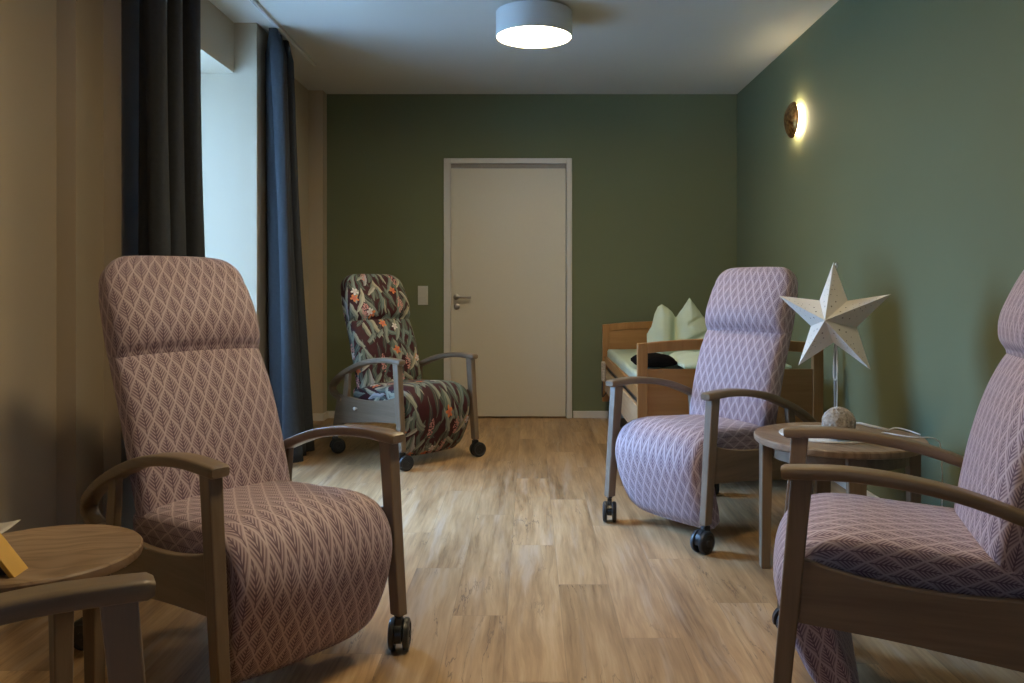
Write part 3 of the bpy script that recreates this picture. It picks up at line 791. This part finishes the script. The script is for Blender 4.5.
# hand control holder at the head end
bm = bmesh.new(); box(bm, -hwid - .022, -hwid + .010, hl_ - .22, hl_ - .15, .36, .52); obj('hand_control', bm, M['twine'], bed, bevel=.008)
tubepts = catmull([(-hwid - .012, hl_ - .185, .36), (-hwid - .018, hl_ - .20, .28), (-hwid - .015, hl_ - .24, .24), (-hwid + .03, hl_ - .26, .30)], 6)
bm = bmesh.new(); tube(bm, tubepts, .006, 8); obj('control_cable', bm, M['black'], bed)

def softbox(x0, x1, y0, y1, z0, z1, nx, ny, edge, fn):
    bm = bmesh.new(); top = []; botm = []
    def prof(u):   # rounded towards both edges
        d = min(u, 1 - u); return 1 - max(0, 1 - d / edge) ** 2.2
    for j in range(ny + 1):
        ra, rb2 = [], []
        for i in range(nx + 1):
            u, v = i / nx, j / ny; x = x0 + (x1 - x0) * u; y = y0 + (y1 - y0) * v
            h = math.sqrt(max(0, prof(u) * prof(v))); zm = (z0 + z1) / 2
            ra.append(bm.verts.new((x, y, zm + (z1 - zm) * h + fn(x, y) * h)))
            rb2.append(bm.verts.new((x, y, z0 + (zm - z0) * (1 - h) * .6)))
        top.append(ra); botm.append(rb2)
    for j in range(ny):
        for i in range(nx):
            bm.faces.new((top[j][i], top[j][i + 1], top[j + 1][i + 1], top[j + 1][i]))
            bm.faces.new((botm[j][i], botm[j + 1][i], botm[j + 1][i + 1], botm[j][i + 1]))
    for i in range(nx):
        for j in (0, ny): bm.faces.new((top[j][i], top[j][i + 1], botm[j][i + 1], botm[j][i]))
    for j in range(ny):
        for i in (0, nx): bm.faces.new((top[j][i], top[j + 1][i], botm[j + 1][i], botm[j][i]))
    return bm
bm = softbox(BX0 + .055, BX1 - .055, BY0 + .05, BY1 - .05, .432, .605, 30, 50, .05, lambda x, y: 0)
tag(obj('mattress', bm, M['whitecloth'], smooth=60), 'white mattress lying on the wooden care bed', 'mattress')
# sheet draped over the mattress
bm = bmesh.new(); G = []; nx, ny = 60, 70
for j in range(ny + 1):
    row = []
    for i in range(nx + 1):
        u, v = i / nx, j / ny; y = BY0 + .055 + (BY1 - BY0 - .12) * v
        s = -.60 + 1.20 * u; half = .480
        cx = (BX0 + BX1) / 2
        if abs(s) <= half: x = cx + s; z = .614 + .006 * math.sin(9 * s + 4 * y) * math.sin(5 * y)
        else:
            dd = abs(s) - half; x = cx + math.copysign(half + .010 + .006 * math.sin(22 * y) * dd / .12, s); z = .612 - dd * (.72 + .2 * math.sin(3.1 * y))
        z += .010 * math.exp(-((y - 5.9) / .4) ** 2) * math.sin(14 * s)
        row.append(bm.verts.new((x, y, z)))
    G.append(row)
for j in range(ny):
    for i in range(nx): bm.faces.new((G[j][i], G[j][i + 1], G[j + 1][i + 1], G[j + 1][i]))
o = obj('bed_sheet', bm, M['mint'], smooth=80); md = o.modifiers.new('s', 'SOLIDIFY'); md.thickness = .006
tag(o, 'mint green sheet spread over the mattress of the care bed', 'sheet')
# folded duvet at the foot half, right
def duv(x, y): return .014 * math.sin(11 * x + 5 * y) + .010 * math.sin(17 * y - 6 * x)
bm = softbox(.93, 1.58, 4.95, 5.60, .624, .700, 30, 36, .22, duv)
tag(obj('duvet', bm, M['mint'], smooth=80), 'folded mint duvet lying on the right half of the care bed', 'duvet')
bm = softbox(.665, .925, 5.15, 5.42, .624, .712, 24, 24, .45, lambda x, y: .006 * math.sin(30 * x + 9 * y))
tag(obj('dark_bag', bm, M['darkcloth'], smooth=80), 'small black soft bag lying on the bed behind the footboard', 'bag')

# pillow stood on edge, pressed in at the top so it shows two peaks
def pillow():
    bm = bmesh.new(); nx, nz = 64, 44
    prof = [(0, .40), (.06, .52), (.12, .80), (.16, .90), (.21, .94), (.27, .89), (.33, .82), (.39, .70), (.47, .84), (.53, .96), (.58, 1.06), (.63, .96), (.69, .85), (.75, .72), (.87, .52), (1.0, .30)]
    def topz(u):
        for (a, za), (b, zb) in zip(prof, prof[1:]):
            if a <= u <= b:
                t = (u - a) / (b - a); t = t * t * (3 - 2 * t) * .5 + t * .5; return za + (zb - za) * t
        return prof[-1][1]
    front, back = [], []
    for j in range(nz + 1):
        fr, bk = [], []
        for i in range(nx + 1):
            u, v = i / nx, j / nz
            x = -.27 + .56 * u; z = topz(u) * .405 * v
            e = min(1, 6.5 * u * (1 - u)) * (1 - v ** 3.0) ** .6 * (.55 + .45 * min(1, v * 5))
            # diagonal creases sweeping from the lower left up to the right peak, and the dent between the lobes
            cr = 0
            l1 = z - (.055 + .42 * (x + .12)); cr -= .024 * math.exp(-(l1 / .013) ** 2) * (1 if x > -.16 else 0)
            l2 = z - (.24 + .45 * (x - .03)); cr -= .016 * math.exp(-(l2 / .012) ** 2) * (1 if x > .02 else 0)
            l3 = x + .075 - (z - .1) * .12; cr -= .034 * math.exp(-(l3 / .028) ** 2) * (1 if z > .06 else z / .06)
            l4 = z - (.04 - .4 * (x + .2)); cr -= .014 * math.exp(-(l4 / .012) ** 2) * (1 if x < -.08 else 0)
            lob = .6 + .4 * (1 - math.exp(-((u - .39) / .09) ** 2))
            dpt = .105 * e * lob + (cr + .006 * math.sin(23 * x + 31 * z)) * min(1, e * 1.6)
            lean = .16 * z
            fr.append(bm.verts.new((x, -max(dpt, 0.002) + lean, z)))
            bk.append(bm.verts.new((x, .085 * e * lob + .002 + lean, z)))
        front.append(fr); back.append(bk)
    for G, s in ((front, 1), (back, -1)):
        for j in range(nz):
            for i in range(nx):
                q = (G[j][i], G[j][i + 1], G[j + 1][i + 1], G[j + 1][i]); bm.faces.new(q if s > 0 else q[::-1])
    for i in range(nx):
        bm.faces.new((front[nz][i], front[nz][i + 1], back[nz][i + 1], back[nz][i])); bm.faces.new((front[0][i + 1], front[0][i], back[0][i], back[0][i + 1]))
    for j in range(nz):
        bm.faces.new((front[j][0], front[j + 1][0], back[j + 1][0], back[j][0])); bm.faces.new((front[j + 1][nx], front[j][nx], back[j][nx], back[j + 1][nx]))
    return bm
o = obj('pillow', pillow(), M['mint'], smooth=80, loc=(1.135, 6.05, .626))
tag(o, 'pale mint pillow stood upright with two pointed peaks on the bed', 'pillow')

# ------------------------------------------------------------------ light and camera
w = bpy.data.worlds.new('sky'); SC.world = w; w.use_nodes = True
wn = w.node_tree; wn.nodes.clear()
tc = wn.nodes.new('ShaderNodeTexCoord'); sp = wn.nodes.new('ShaderNodeSeparateXYZ'); mr = wn.nodes.new('ShaderNodeValToRGB')
bg = wn.nodes.new('ShaderNodeBackground'); wo = wn.nodes.new('ShaderNodeOutputWorld')
wn.links.new(tc.outputs['Generated'], sp.inputs[0]); wn.links.new(sp.outputs[2], mr.inputs[0])
mr.color_ramp.elements[0].position = 0; mr.color_ramp.elements[0].color = (.09, .16, .26, 1)
mr.color_ramp.elements[1].position = .5; mr.color_ramp.elements[1].color = (.30, .56, 1.0, 1)
# sky strength made uneven, brighter towards the back, to spare the far window jamb
yr = wn.nodes.new('ShaderNodeMapRange'); yr.interpolation_type = 'SMOOTHSTEP'
for i_, v_ in ((1, -.35), (2, .40), (3, 7.0), (4, 58.0)): yr.inputs[i_].default_value = v_
wn.links.new(sp.outputs[1], yr.inputs[0]); wn.links.new(yr.outputs[0], bg.inputs[1]); wn.links.new(mr.outputs[0], bg.inputs[0]); wn.links.new(bg.outputs[0], wo.inputs[0])
for nm, loc, rot, sz in (('bay_window_portal', (-2.31, (W1[0] + W1[1]) / 2, (W1[2] + W1[3]) / 2), (0, -PI / 2, 0), (W1[3] - W1[2], W1[1] - W1[0])),
                         ('rear_window_portal', ((W2[0] + W2[1]) / 2, YF - .21, (W2[2] + W2[3]) / 2), (PI / 2, 0, 0), (W2[1] - W2[0], W2[3] - W2[2]))):
    l = bpy.data.lights.new(nm, 'AREA'); l.shape = 'RECTANGLE'; l.size, l.size_y = sz; l.cycles.is_portal = True
    o = bpy.data.objects.new(nm, l); C.objects.link(o); o.location = loc; o.rotation_euler = rot

cam = bpy.data.cameras.new('camera'); co = bpy.data.objects.new('camera', cam); C.objects.link(co)
co.location = (0, 0, 1.15); co.rotation_euler = (PI / 2, 0, 0)
cam.sensor_width = 36; cam.lens = 820 / 1024 * 36; cam.shift_x = -18 / 1024; cam.shift_y = -56.5 / 1024; cam.clip_start = .05
SC.camera = co
SC.view_settings.view_transform = 'Standard'; SC.view_settings.look = 'None'; SC.view_settings.gamma = 1
SC.view_settings.exposure = 0.05; SC.view_settings.use_curve_mapping = False
